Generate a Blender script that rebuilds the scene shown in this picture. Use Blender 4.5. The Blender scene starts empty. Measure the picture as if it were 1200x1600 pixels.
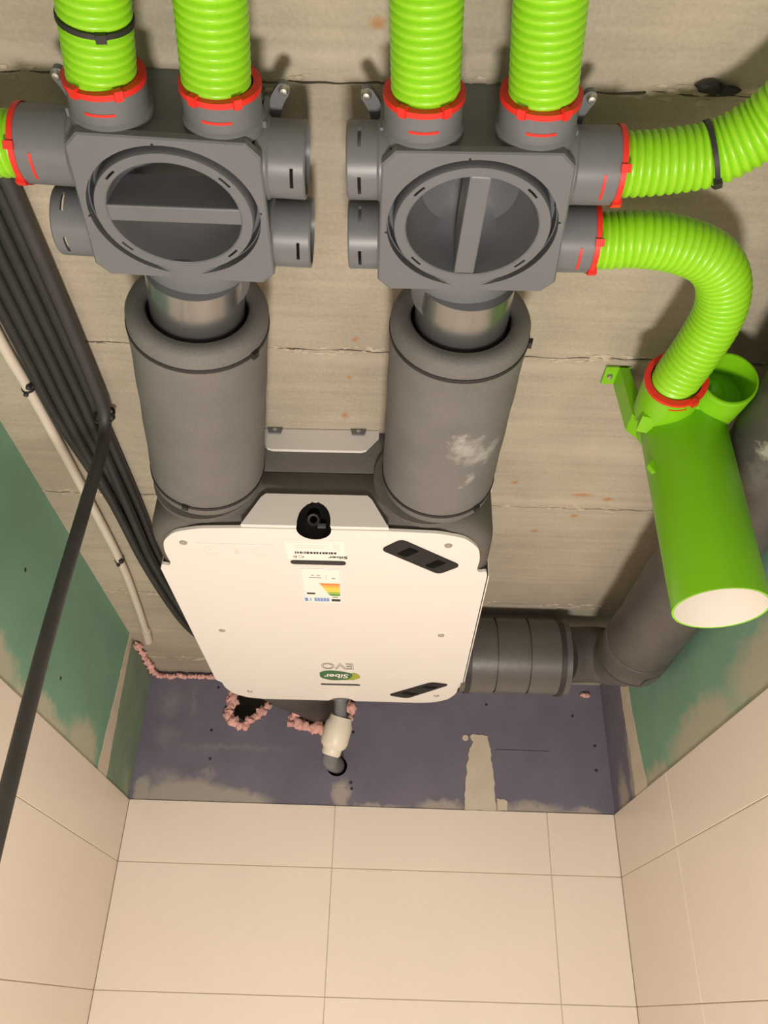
import bpy, bmesh, math, random
from mathutils import Vector, Matrix, noise

PI = math.pi
EYE = 1.6            # eye height above the floor; z values below are measured from eye level
S = bpy.context.scene
C = S.collection
random.seed(7)

# ---------------------------------------------------------------- camera, world, light
cam = bpy.data.cameras.new('camera')
cam.sensor_fit = 'VERTICAL'; cam.sensor_height = 24.0; cam.lens = 1267.0 / 1600.0 * 24.0
cam.clip_start = 0.02
camo = bpy.data.objects.new('camera', cam); C.objects.link(camo)
rot = Matrix(((0.99944964, -0.03304259, -0.00293183),
              (-0.02004584, -0.53117734, -0.84702349),
              (0.02643053, 0.8466161, -0.53154737)))
camo.matrix_world = Matrix.Translation((0, 0, EYE)) @ rot.to_4x4()
S.camera = camo

w = bpy.data.worlds.new('world'); S.world = w; w.use_nodes = True
w.node_tree.nodes['Background'].inputs[0].default_value = (1.0, 0.94, 0.88, 1)
w.node_tree.nodes['Background'].inputs[1].default_value = 0.30

def area(name, loc, target, size, power, col):
    l = bpy.data.lights.new(name, 'AREA'); l.shape = 'DISK'; l.size = size; l.energy = power; l.color = col
    o = bpy.data.objects.new(name, l); C.objects.link(o); o.location = loc
    o.rotation_euler = (Vector(target) - Vector(loc)).to_track_quat('-Z', 'Y').to_euler()
    return o
# the undersides are lit from low in the room: a work lamp standing on the floor in front of the photographer, below the picture
area('work_lamp_offscreen', (0.06, 0.34, 0.30), (0.0, 1.25, EYE + 0.60), 0.34, 40.0, (1.0, 0.915, 0.83))
S.view_settings.view_transform = 'Standard'; S.view_settings.look = 'None'
S.view_settings.gamma = 1.0; S.view_settings.exposure = 0.0
try: S.view_settings.use_curve_mapping = False
except Exception: pass

# ---------------------------------------------------------------- materials
def lnk(nt, a, b): nt.links.new(a, b)
def math_node(nt, op, a, b=None, clamp=False):
    n = nt.nodes.new('ShaderNodeMath'); n.operation = op; n.use_clamp = clamp
    for i, x in enumerate((a, b)):
        if x is None: continue
        if hasattr(x, 'is_linked'): lnk(nt, x, n.inputs[i])
        else: n.inputs[i].default_value = x
    return n.outputs[0]
def vmath(nt, op, a, b=None):
    n = nt.nodes.new('ShaderNodeVectorMath'); n.operation = op
    for i, x in enumerate((a, b)):
        if x is None: continue
        if hasattr(x, 'is_linked'): lnk(nt, x, n.inputs[i])
        else: n.inputs[i].default_value = x
    return n
def noise_node(nt, vec, scale, detail=4, rough=0.55):
    n = nt.nodes.new('ShaderNodeTexNoise'); lnk(nt, vec, n.inputs['Vector'])
    n.inputs['Scale'].default_value = scale; n.inputs['Detail'].default_value = detail
    n.inputs['Roughness'].default_value = rough
    return n
def maprange(nt, v, a, b, c, d):
    n = nt.nodes.new('ShaderNodeMapRange'); lnk(nt, v, n.inputs[0])
    for i, x in enumerate((a, b, c, d)): n.inputs[i + 1].default_value = x
    return n.outputs[0]
def mix(nt, fac, a, b, mode='MIX'):
    n = nt.nodes.new('ShaderNodeMix'); n.data_type = 'RGBA'; n.blend_type = mode
    if hasattr(fac, 'is_linked'): lnk(nt, fac, n.inputs[0])
    else: n.inputs[0].default_value = fac
    for i, x in ((6, a), (7, b)):
        if hasattr(x, 'is_linked'): lnk(nt, x, n.inputs[i])
        else: n.inputs[i].default_value = (*x, 1)
    return n.outputs[2]
def spot_mask(nt, pos, spots, warp_scale, warp, soft):
    """marks with a shape of their own: warped ellipsoids (cx,cy,cz,rx,ry,rz)"""
    n = noise_node(nt, pos, warp_scale, 5, 0.65)
    off = vmath(nt, 'SUBTRACT', n.outputs['Color'], (0.5, 0.5, 0.5)).outputs[0]
    off = vmath(nt, 'MULTIPLY', off, (warp, warp, warp)).outputs[0]
    p = vmath(nt, 'ADD', pos, off).outputs[0]
    acc = None
    for (x, y, z, rx, ry, rz) in spots:
        d = vmath(nt, 'SUBTRACT', p, (x, y, z + EYE)).outputs[0]
        d = vmath(nt, 'MULTIPLY', d, (1 / rx, 1 / ry, 1 / rz)).outputs[0]
        l = vmath(nt, 'LENGTH', d).outputs[1]
        m = maprange(nt, l, 1.0, 1.0 - soft, 0.0, 1.0)
        acc = m if acc is None else math_node(nt, 'MAXIMUM', acc, m)
    return acc
def mat(name, col, rough=0.5, metal=0.0, var=0.08, vscale=6.0, grain=0.0, gscale=300.0, bump=0.0, bscale=200.0,
        stretch=(1, 1, 1), layers=(), spec=0.5, streak=0.0):
    m = bpy.data.materials.new(name); m.use_nodes = True; nt = m.node_tree
    b = nt.nodes['Principled BSDF']
    b.inputs['Roughness'].default_value = rough; b.inputs['Metallic'].default_value = metal
    b.inputs['Specular IOR Level'].default_value = spec
    g = nt.nodes.new('ShaderNodeNewGeometry'); pos = g.outputs['Position']
    sp = vmath(nt, 'MULTIPLY', pos, stretch).outputs[0]
    n1 = noise_node(nt, sp, vscale, 5)
    f = maprange(nt, n1.outputs[0], 0.3, 0.7, 1 - var, 1 + var)
    if grain:
        n2 = noise_node(nt, pos, gscale, 2)
        f2 = maprange(nt, n2.outputs[0], 0.3, 0.7, 1 - grain, 1 + grain)
        f = math_node(nt, 'MULTIPLY', f, f2)
    if streak:
        sq = vmath(nt, 'MULTIPLY', pos, (2.5, 60, 60)).outputs[0]
        n3 = noise_node(nt, sq, 1.0, 4, 0.6)
        f3 = maprange(nt, n3.outputs[0], 0.3, 0.7, 1 - streak, 1 + streak)
        f = math_node(nt, 'MULTIPLY', f, f3)
    cc = nt.nodes.new('ShaderNodeCombineXYZ')
    for i in range(3): lnk(nt, f, cc.inputs[i])
    c = vmath(nt, 'MULTIPLY', cc.outputs[0], col).outputs[0]
    for (spots, lc, ws, wa, soft, op) in layers:
        k = spot_mask(nt, pos, spots, ws, wa, soft)
        k = math_node(nt, 'MULTIPLY', k, op)
        c = mix(nt, k, c, lc)
    lnk(nt, c, b.inputs['Base Color'])
    if bump:
        n4 = noise_node(nt, sp if stretch != (1, 1, 1) else pos, bscale, 3)
        bn = nt.nodes.new('ShaderNodeBump'); bn.inputs['Strength'].default_value = bump
        bn.inputs['Distance'].default_value = 0.002
        lnk(nt, n4.outputs[0], bn.inputs['Height']); lnk(nt, bn.outputs[0], b.inputs['Normal'])
    return m

PLASTER = (0.62, 0.53, 0.42)
rust = [(-0.022, 0.455, 0.9, .012, .010, .05), (-0.07, 1.118, 0.9, .009, .012, .05), (0.398, 1.345, .9, .030, .010, .05),
        (0.455, 1.36, .9, .014, .009, .05), (0.40, 1.425, .9, .012, .010, .05), (0.33, 1.49, .9, .010, .008, .05),
        (-0.06, 1.02, .9, .006, .006, .05), (-0.05, 0.93, .9, .006, .008, .05), (0.45, 0.76, .9, .010, .005, .05), (0.26, 1.31, .9, .010, .006, .05)]
pale = [(0.1, 0.975, .9, .5, .03, .05), (0.3, 1.37, .9, .4, .02, .05), (-.2, .50, .9, .5, .015, .05), (.35, 1.86, .9, .3, .02, .05),
        (0.0, .62, .9, .25, .06, .05), (.4, 1.2, .9, .2, .05, .05)]
M = {}
M['concrete'] = mat('concrete', (0.41, 0.362, 0.280), 0.85, var=0.13, vscale=5, grain=0.07, gscale=180, bump=0.35, bscale=90, streak=0.09,
                    layers=[(pale, (0.56, 0.49, 0.39), 14, 0.07, 0.9, 0.5), (rust, (0.42, 0.17, 0.035), 70, 0.016, 0.8, 0.75)])
M['joint'] = mat('joint', (0.41, 0.362, 0.280), 0.95, var=0.2, vscale=40)
M['mortar'] = mat('mortar', (0.50, 0.43, 0.33), 0.9, var=0.2, vscale=50, bump=0.4)
M['tile'] = mat('tile', (0.80, 0.715, 0.625), 0.38, var=0.022, vscale=3, grain=0.012, gscale=60, spec=0.35)
M['grout'] = mat('grout', (0.50, 0.42, 0.33), 0.9, var=0.05)
M['green_board'] = mat('green_board', (0.19, 0.37, 0.265), 0.8, var=0.07, vscale=9, grain=0.06, gscale=350,
    layers=[([(-.694, 1.36, .53, .05, .18, .075), (-.694, 1.66, .515, .05, .24, .055), (-.694, 1.95, .52, .05, .14, .10), (-.694, 1.15, .52, .05, .14, .05),
              (-.694, 2.36, .52, .05, .06, .03)], (0.50, 0.48, 0.37), 22, 0.09, 0.40, 0.92),
            ([(.694, 1.30, .56, .05, .30, .085), (.694, 1.70, .53, .05, .26, .085), (.694, 2.00, .515, .05, .12, .05), (.694, 1.0, .6, .05, .2, .09)],
             (0.47, 0.43, 0.33), 18, 0.10, 0.45, 0.85),
            ([(-.694, 1.9, .72, .05, .02, .02), (-.694, 1.55, .6, .05, .015, .02)], (0.30, 0.36, 0.30), 40, 0.06, 0.9, 0.5)])
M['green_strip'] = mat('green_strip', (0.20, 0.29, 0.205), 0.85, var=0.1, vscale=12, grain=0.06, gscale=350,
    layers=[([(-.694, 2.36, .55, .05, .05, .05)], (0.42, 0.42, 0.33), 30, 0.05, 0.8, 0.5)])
purple_layers = [
    ([(-.53, 2.405, .527, .145, .05, .062), (-.40, 2.405, .515, .13, .05, .045), (-.66, 2.405, .54, .03, .05, .05)], (0.42, 0.385, 0.33), 24, 0.045, 0.35, 0.8),
    ([(-.60, 2.405, .585, .06, .05, .03), (-.48, 2.405, .595, .04, .05, .018)], (0.36, 0.33, 0.32), 60, 0.05, 0.95, 0.55),
    ([(.20, 2.405, .515, .09, .05, .032), (.02, 2.405, .51, .10, .05, .022), (.45, 2.405, .515, .13, .05, .035), (.60, 2.405, .515, .07, .05, .022), (-.09, 2.405, .55, .03, .05, .05)],
     (0.46, 0.41, 0.35), 30, 0.055, 0.5, 0.75),
    ([(-.62, 2.405, .80, .045, .05, .06), (-.55, 2.405, .81, .012, .05, .06), (-.42, 2.405, .67, .22, .05, .015), (-.62, 2.405, .70, .05, .05, .04)], (0.28, 0.27, 0.28), 30, 0.08, 0.95, 0.55),
    ([(.694, 2.30, .53, .05, .06, .11), (.694, 2.2, .6, .05, .03, .12)], (0.44, 0.40, 0.34), 30, 0.07, 0.6, 0.75)]
M['purple_board'] = mat('purple_board', (0.168, 0.156, 0.208), 0.8, var=0.10, vscale=7, grain=0.07, gscale=350, layers=purple_layers)
M['filler'] = mat('filler', (0.62, 0.55, 0.44), 0.85, var=0.06, vscale=20, bump=0.2)
M['dark'] = mat('dark', (0.02, 0.02, 0.02), 0.9)
M['masonry'] = mat('masonry', (0.32, 0.28, 0.23), 0.95)
M['floor'] = mat('floor_tile', (0.55, 0.48, 0.40), 0.5)
M['plastic'] = mat('grey_plastic', (0.142, 0.150, 0.162), 0.38, var=0.05, vscale=10, grain=0.03, gscale=400)
M['plastic_dark'] = mat('dark_grey_plastic', (0.085, 0.087, 0.092), 0.45, var=0.05, vscale=10)
M['hole'] = mat('black_plastic', (0.008, 0.008, 0.008), 0.6, spec=0.12)
M['filter_black'] = mat('filter_black', (0.026, 0.024, 0.023), 0.7, spec=0.2)
M['galv'] = mat('galvanised', (0.40, 0.41, 0.42), 0.24, metal=0.9, var=0.06, vscale=10)
M['hose_green'] = mat('hose_green', (0.29, 0.66, 0.018), 0.33, var=0.05, vscale=10, grain=0.03, gscale=200)
M['plenum_green'] = mat('plenum_green', (0.20, 0.53, 0.008), 0.36, var=0.03, vscale=10)
M['red'] = mat('red_plastic', (0.72, 0.028, 0.018), 0.4, var=0.03)
M['foam_sleeve'] = mat('foam_sleeve', (0.150, 0.145, 0.138), 0.7, var=0.10, vscale=12, grain=0.12, gscale=500, bump=0.3, bscale=400,
    layers=[([(.125, .955, .70, .035, .03, .05), (.15, .98, .72, .03, .025, .05), (.135, 1.04, .70, .012, .02, .04), (.11, .93, .70, .02, .015, .04)], (0.42, 0.41, 0.39), 45, 0.07, 0.7, 0.65)])
M['epp'] = mat('speckled_foam', (0.118, 0.108, 0.098), 0.75, var=0.06, vscale=20, grain=0.22, gscale=700, bump=0.35, bscale=500)
M['duct_wrap'] = mat('duct_wrap', (0.082, 0.074, 0.068), 0.5, var=0.2, vscale=8, grain=0.08, gscale=300, bump=0.5, bscale=35,
    layers=[([(.55, .98, .72, .02, .08, .06), (.56, .86, .70, .03, .05, .04), (.56, .78, .72, .04, .06, .05)], (0.20, 0.20, 0.16), 30, 0.08, 0.9, 0.6),
            ([(.535, 1.10, .72, .02, .012, .02), (.545, .92, .70, .02, .02, .02)], (0.48, 0.46, 0.41), 60, 0.05, 0.6, 0.7)])
M['duct_shiny'] = mat('duct_foil', (0.095, 0.090, 0.085), 0.36, var=0.15, vscale=8, grain=0.08, gscale=300, bump=0.25, bscale=60)
M['white_panel'] = mat('white_panel', (0.74, 0.715, 0.675), 0.36, var=0.015, vscale=3, spec=0.3)
M['white_plastic'] = mat('white_plastic', (0.80, 0.76, 0.69), 0.4, var=0.02)
M['steel'] = mat('steel', (0.6, 0.58, 0.54), 0.35, metal=0.9, var=0.04)
M['black'] = mat('black_rubber', (0.022, 0.021, 0.021), 0.55, var=0.1)
M['hose_black'] = mat('hose_black', (0.028, 0.028, 0.028), 0.5, var=0.12, vscale=20, grain=0.1)
M['cable'] = mat('cable_black', (0.050, 0.047, 0.046), 0.55, var=0.12, vscale=20, grain=0.1)
M['conduit'] = mat('conduit', (0.68, 0.61, 0.51), 0.45, var=0.06)
M['foam_pink'] = mat('foam_pink', (0.80, 0.45, 0.40), 0.75, var=0.15, vscale=40, bump=0.5, bscale=150)
M['trap'] = mat('trap_plastic', (0.70, 0.65, 0.55), 0.4, var=0.02)
M['paper'] = mat('paper', (0.84, 0.81, 0.76), 0.5, var=0.01)
M['ink_grey'] = mat('ink_grey', (0.25, 0.23, 0.21), 0.6, var=0.02)
M['ink_pale'] = mat('ink_pale', (0.66, 0.62, 0.57), 0.6, var=0.02)
M['ink_black'] = mat('ink_black', (0.03, 0.028, 0.028), 0.6)
M['ink_blue'] = mat('ink_blue', (0.16, 0.27, 0.58), 0.6)
M['ink_ltblue'] = mat('ink_light_blue', (0.42, 0.52, 0.68), 0.6)
for k, c in dict(orange=(.75, .22, .05), amber=(.8, .42, .05), yellow=(.75, .62, .06), lime=(.35, .5, .05), green=(.10, .30, .05)).items():
    M['ink_' + k] = mat('ink_' + k, c, 0.6, var=0.02)
M['logo_green'] = mat('logo_green', (0.025, 0.125, 0.045), 0.5, var=0.02)
M['logo_lime'] = mat('logo_lime', (0.33, 0.38, 0.03), 0.5, var=0.02)

# ---------------------------------------------------------------- mesh helpers
_bm = bmesh.new(); bmesh.ops.create_icosphere(_bm, subdivisions=2, radius=1.0)
ICO_V = [v.co.copy() for v in _bm.verts]; ICO_F = [[v.index for v in f.verts] for f in _bm.faces]; _bm.free()

def axis(o, d, hint=(0, 0, -1)):
    z = Vector(d).normalized(); h = Vector(hint)
    x = h - z * h.dot(z)
    if x.length < 1e-4: x = Vector((1, 0, 0)) - z * z.x
    x.normalize(); y = z.cross(x)
    m = Matrix((x, y, z)).transposed().to_4x4(); m.translation = Vector(o)
    return m
def catmull(pts, step):
    P = [Vector(p) for p in pts]
    P = [P[0] * 2 - P[1]] + P + [P[-1] * 2 - P[-2]]
    out = []
    for i in range(1, len(P) - 2):
        a, b, c, d = P[i - 1:i + 3]
        for k in range(40):
            t = k / 40
            out.append(0.5 * ((2 * b) + (c - a) * t + (2 * a - 5 * b + 4 * c - d) * t * t + (3 * b - a - 3 * c + d) * t ** 3))
    out.append(P[-2])
    res = [out[0]]; acc = 0.0
    for p, q in zip(out, out[1:]):
        seg = (q - p).length
        while acc + seg >= step and seg > 1e-9:
            t = (step - acc) / seg; p = p.lerp(q, t); res.append(p); seg = (q - p).length; acc = 0.0
        acc += seg
    return res

class G:
    def __init__(s): s.v = []; s.f = []
    def add(s, vs, fs, T=None):
        n = len(s.v)
        s.v += [(T @ Vector(v)) if T else Vector(v) for v in vs]
        s.f += [[i + n for i in f] for f in fs]; return s
    def box(s, x0, x1, y0, y1, z0, z1, T=None):
        return s.add([(x, y, z) for x in (x0, x1) for y in (y0, y1) for z in (z0, z1)],
                     [(0, 1, 3, 2), (4, 6, 7, 5), (0, 4, 5, 1), (2, 3, 7, 6), (0, 2, 6, 4), (1, 5, 7, 3)], T)
    def lathe(s, prof, T, n=36, sx=1.0, sy=1.0, a0=0.0, a1=2 * PI, loop=False):
        full = abs(a1 - a0 - 2 * PI) < 1e-6; m = n if full else n + 1; k = len(prof)
        vs = [(r * sx * math.cos(a0 + (a1 - a0) * i / n), r * sy * math.sin(a0 + (a1 - a0) * i / n), t) for i in range(m) for r, t in prof]
        fs = []
        for i in range(n):
            j = (i + 1) % m
            for q in range(k if loop else k - 1):
                p = (q + 1) % k
                fs.append((i * k + q, j * k + q, j * k + p, i * k + p))
        if not full and loop:
            fs.append([q for q in range(k)]); fs.append([n * k + q for q in range(k)][::-1])
        return s.add(vs, fs, T)
    def sweep(s, pts, rad, n=12, cap=True):
        pts = [Vector(p) for p in pts]; N = len(pts)
        t0 = (pts[1] - pts[0]).normalized()
        x = t0.orthogonal().normalized(); vs = []
        for i, p in enumerate(pts):
            t = (pts[min(i + 1, N - 1)] - pts[max(i - 1, 0)]).normalized()
            x = (x - t * x.dot(t)).normalized(); y = t.cross(x)
            r = rad(i) if callable(rad) else rad
            vs += [p + (x * math.cos(2 * PI * k / n) + y * math.sin(2 * PI * k / n)) * r for k in range(n)]
        fs = [(i * n + k, i * n + (k + 1) % n, (i + 1) * n + (k + 1) % n, (i + 1) * n + k) for i in range(N - 1) for k in range(n)]
        if cap: fs += [list(range(n))[::-1], [(N - 1) * n + k for k in range(n)]]
        return s.add(vs, fs)
    def prism(s, out, z0, z1, T=None):
        n = len(out)
        vs = [(x, y, z0) for x, y in out] + [(x, y, z1) for x, y in out]
        fs = [list(range(n))[::-1], list(range(n, 2 * n))] + [(i, (i + 1) % n, (i + 1) % n + n, i + n) for i in range(n)]
        return s.add(vs, fs, T)
    def loft(s, rings, cap0=True, cap1=True):
        n = len(rings[0]); vs = [p for r in rings for p in r]
        fs = [(i * n + k, i * n + (k + 1) % n, (i + 1) * n + (k + 1) % n, (i + 1) * n + k) for i in range(len(rings) - 1) for k in range(n)]
        if cap0: fs.append(list(range(n))[::-1])
        if cap1: fs.append([(len(rings) - 1) * n + k for k in range(n)])
        return s.add(vs, fs)
    def blob(s, c, r, seed=0.0, amp=0.35, sc=(1, 1, 1)):
        c = Vector(c)
        vs = []
        for v in ICO_V:
            k = 1 + amp * noise.noise(v * 1.6 + Vector((seed, seed * 1.7, -seed)))+ amp * 0.5 * noise.noise(v * 4 + Vector((seed, 3, -seed)))
            vs.append(c + Vector((v.x * sc[0], v.y * sc[1], v.z * sc[2])) * r * k)
        return s.add(vs, ICO_F)
    def build(s, name, m, parent=None, smooth=35, bevel=0.0, recalc=True):
        me = bpy.data.meshes.new(name)
        vs = [Vector((v[0], v[1], v[2] + EYE)) for v in s.v]
        lo = Vector([min(v[i] for v in vs) for i in range(3)]); hi = Vector([max(v[i] for v in vs) for i in range(3)])
        c = Vector(((lo.x + hi.x) / 2, (lo.y + hi.y) / 2, lo.z))
        me.from_pydata([v - c for v in vs], [], s.f)
        bm = bmesh.new(); bm.from_mesh(me)
        if recalc: bmesh.ops.recalc_face_normals(bm, faces=bm.faces)
        if bevel:
            es = [e for e in bm.edges if len(e.link_faces) == 2 and e.calc_face_angle(0) > 0.6]
            bmesh.ops.bevel(bm, geom=es, offset=bevel, segments=2, affect='EDGES', profile=0.5)
        bm.to_mesh(me); bm.free()
        if smooth:
            me.polygons.foreach_set('use_smooth', [True] * len(me.polygons))
            me.set_sharp_from_angle(angle=math.radians(smooth))
        me.materials.append(m if not isinstance(m, str) else M[m])
        o = bpy.data.objects.new(name, me); C.objects.link(o); o.location = c
        if parent: attach(o, parent)
        return o
def attach(o, p):
    o.parent = p
    o.matrix_parent_inverse = Matrix.Translation(-Vector(p.location))
def tag(o, label, cat, group=None):
    o['label'] = label; o['category'] = cat
    if group: o['group'] = group
    return o
def thing(name, label, cat, loc, group=None):
    o = bpy.data.objects.new(name, None); C.objects.link(o); o.location = (loc[0], loc[1], loc[2] + EYE); o.empty_display_size = 0.05
    return tag(o, label, cat, group)
def structure(o, label=None):
    o['kind'] = 'structure'
    if label: o['label'] = label
    return o
def cut(ob, cutters):
    for c in cutters:
        md = ob.modifiers.new('cut', 'BOOLEAN'); md.object = c; md.operation = 'DIFFERENCE'; md.solver = 'EXACT'
    bpy.context.view_layer.update()
    dg = bpy.context.evaluated_depsgraph_get()
    me = bpy.data.meshes.new_from_object(ob.evaluated_get(dg))
    ob.modifiers.clear(); ob.data = me
    for c in cutters: bpy.data.objects.remove(c)
def weld(ob):
    bm = bmesh.new(); bm.from_mesh(ob.data); bmesh.ops.remove_doubles(bm, verts=bm.verts, dist=1e-6)
    bmesh.ops.recalc_face_normals(bm, faces=bm.faces); bm.to_mesh(ob.data); bm.free(); return ob
def rounded(x0, x1, y0, y1, r, n=8):
    o = []
    for cx, cy, a in ((x1 - r, y1 - r, 0), (x0 + r, y1 - r, PI / 2), (x0 + r, y0 + r, PI), (x1 - r, y0 + r, 1.5 * PI)):
        o += [(cx + r * math.cos(a + PI / 2 * k / n), cy + r * math.sin(a + PI / 2 * k / n)) for k in range(n + 1)]
    return o
def round_poly(pts, r, n=5):
    o = []; N = len(pts)
    for i in range(N):
        p = Vector(pts[i]); a = Vector(pts[i - 1]) - p; b = Vector(pts[(i + 1) % N]) - p
        d = min(r, a.length * 0.45, b.length * 0.45); a = p + a.normalized() * d; b = p + b.normalized() * d
        for k in range(n + 1):
            t = k / n; o.append(tuple(a * (1 - t) ** 2 + p * 2 * t * (1 - t) + b * t * t))
    return o

# ================================================================ SETTING
XW, YB, HC, ZT = 0.69, 2.40, 0.90, 0.516      # half width, back wall, ceiling, tile top
# ---- ceiling: cast concrete strips with ragged joints
ceil = structure(G().box(-XW - .1, XW + .1, -0.9, YB + .25, HC + .016, HC + .12).build('ceiling', 'joint', smooth=0),
                 'bare concrete ceiling cast in strips with ragged joints')
JY = [-0.9, -0.345, 0.088, 0.522, 0.955, 1.396, 1.850, 2.292, YB + .24]
def wob(j, x): return 0.0045 * noise.noise(Vector((x * 9, j * 7.3, 0))) + 0.0035 * noise.noise(Vector((x * 38, j * 3.1, 5)))
for i in range(len(JY) - 1):
    NX = 260; xs = [-XW - .09 + (2 * XW + .18) * k / NX for k in range(NX + 1)]
    def edge(j, side, x):
        if j in (0, len(JY) - 1): return JY[j]
        gap = 0.0004 + 0.0030 * max(0.0, 0.25 + noise.noise(Vector((x * 24, j * 5.7, side * 4.0))))
        return JY[j] + wob(j, x) + side * gap
    lo = [(x, edge(i, 1, x)) for x in xs]; hi = [(x, edge(i + 1, -1, x)) for x in xs]
    g = G(); n = NX + 1
    vs = [(x, y, HC) for x, y in lo] + [(x, y, HC) for x, y in hi] + [(x, y, HC + .017) for x, y in lo] + [(x, y, HC + .017) for x, y in hi]
    fs = []
    for k in range(NX):
        fs += [(k, k + 1, n + k + 1, n + k), (k, k + 1, 2 * n + k + 1, 2 * n + k), (n + k, n + k + 1, 3 * n + k + 1, 3 * n + k)]
    g.add(vs, fs).build('concrete_strip', 'concrete', ceil, smooth=0)
for j in range(3, 8):      # crumbly mortar lips that ooze from the joints
    g = G(); x = -XW
    while x < XW:
        a = noise.noise(Vector((x * 7, j * 11.0, 2)))
        if a > -0.12:
            r = random.uniform(.0018, .0042) * (1.2 if a > .2 else 1)
            g.blob((x, JY[j] + wob(j, x) + random.choice((-1, 1)) * random.uniform(.002, .010), HC + .0005), r, random.uniform(0, 50), .6, (2.4, .9, .65))
        x += random.uniform(.004, .012)
    o = g.build('mortar_lip', 'mortar', ceil); o['kind'] = 'stuff'

# ---- walls: masonry shell, tiles one by one, plasterboard above
tile_cache = {}
def tile(parent, plane, a0, a1, z0, z1):
    """plane: 'b' back (a = x), 'l'/'r' side (a = y)"""
    gp = 0.0011
    L = round(a1 - a0 - 2 * gp, 4); h = round(z1 - z0 - 2 * gp, 4); key = (plane, L, h)
    if key not in tile_cache:
        bm = bmesh.new(); bmesh.ops.create_cube(bm, size=1.0)
        for v in bm.verts:
            if plane == 'b': v.co = Vector((v.co.x * L, (v.co.y + .5) * .010, v.co.z * h))
            elif plane == 'l': v.co = Vector(((v.co.x - .5) * .010, v.co.y * L, v.co.z * h))
            else: v.co = Vector(((v.co.x + .5) * .010, v.co.y * L, v.co.z * h))
        bmesh.ops.bevel(bm, geom=list(bm.edges), offset=0.0007, segments=1, affect='EDGES')
        me = bpy.data.meshes.new('tile'); bm.to_mesh(me); bm.free(); me.materials.append(M['tile']); tile_cache[key] = me
    o = bpy.data.objects.new('tile', tile_cache[key]); C.objects.link(o)
    am, zm = (a0 + a1) / 2, (z0 + z1) / 2 + EYE
    o.location = {'b': (am, YB, zm), 'l': (-XW, am, zm), 'r': (XW, am, zm)}[plane]
    attach(o, parent); return o
ROWS = [ZT, .3515] + [.3515 - .3035 * k for k in range(1, 6)] + [-1.6]
def rows():
    for z1, z0 in zip(ROWS, ROWS[1:]):
        if z1 - z0 > .01: yield z0, z1
wb = structure(G().box(-XW - .1, XW + .1, YB + .16, YB + .24, -1.6, HC).build('wall_back', 'masonry', smooth=0), 'back wall tiled below purple plasterboard')
G().box(-XW, XW, YB + .0013, YB + .02, -1.6, ZT - .004).build('tile_adhesive', 'grout', wb, smooth=0)
for z0, z1 in rows():
    for a0, a1 in ((-XW, -.104), (-.104, .498), (.498, XW)): tile(wb, 'b', a0, a1, z0, z1)
board = G().box(-XW - .01, XW + .01, YB + .004, YB + .017, ZT - .004, HC).build('plasterboard', 'purple_board', wb, smooth=0)
c1 = G().lathe([(0, -.05), (.030, -.05), (.030, .05), (0, .05)], axis((-.106, YB, .628), (0, 1, 0)), 32).build('c', 'dark')
c2 = G().prism([(-.432, .85), (-.425, .765), (-.375, .748), (-.335, .80), (-.335, .85)], -.05, .05, Matrix(((1, 0, 0, 0), (0, 0, 1, YB), (0, 1, 0, 0), (0, 0, 0, 1)))).build('c', 'dark')
c3 = G().lathe([(0, -.05), (.105, -.05), (.105, .05), (0, .05)], axis((-.165, YB, .848), (0, 1, 0)), 40).build('c', 'dark')
c4 = G().box(.36, .52, YB - .01, YB + .013, .6902, .6922).build('c', 'dark')
cut(board, [c1, c2, c3, c4])
def ragged(outl, amp, step=.006):
    o = []
    N = len(outl)
    for i in range(N):
        a = Vector(outl[i]); b = Vector(outl[(i + 1) % N]); k = max(1, int((b - a).length / step))
        nn = Vector((-(b - a).y, (b - a).x)).normalized()
        for q in range(k):
            p = a.lerp(b, q / k)
            o.append(tuple(p + nn * amp * noise.noise(Vector((p.x * 60, p.y * 60, i * 3)))))
    return o
TB = Matrix(((1, 0, 0, 0), (0, 0, 1, 0), (0, 1, 0, 0), (0, 0, 0, 1)))        # (x,z,y) plane of the back wall
TS = Matrix(((0, 0, 1, 0), (1, 0, 0, 0), (0, 1, 0, 0), (0, 0, 0, 1)))        # (y,z,x) plane of a side wall
G().prism(ragged([(.264, ZT), (.356, ZT), (.352, .60), (.345, .69), (.340, .730), (.300, .734), (.288, .728), (.296, .71), (.284, .69), (.270, .60)], .005),
          YB + .0015, YB + .006, TB).build('filler_strip', 'filler', wb, smooth=0)
G().prism([(.272 + .009 * math.cos(a * PI / 8), .722 + .009 * math.sin(a * PI / 8)) for a in range(16)], YB + .0015, YB + .006, TB).build('filler_dab', 'filler', wb, smooth=0)
G().prism(ragged([(.357, ZT), (.385, ZT), (.387, .545), (.357, .55)], .006), YB + .002, YB + .006, TB).build('filler_dab', 'filler', wb, smooth=0)
for x, z in ((-.486, .721), (-.478, .637), (-.483, .854), (-.063, .729), (-.063, .582), (.339, .827), (.658, .711), (.654, .639), (-.06, .565), (.60, .80)):
    G().lathe([(0, -.0012), (.0035, -.0012), (.0045, 0)], axis((x, YB + .004, z), (0, 1, 0)), 10).build('board_screw', 'black', wb)

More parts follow.
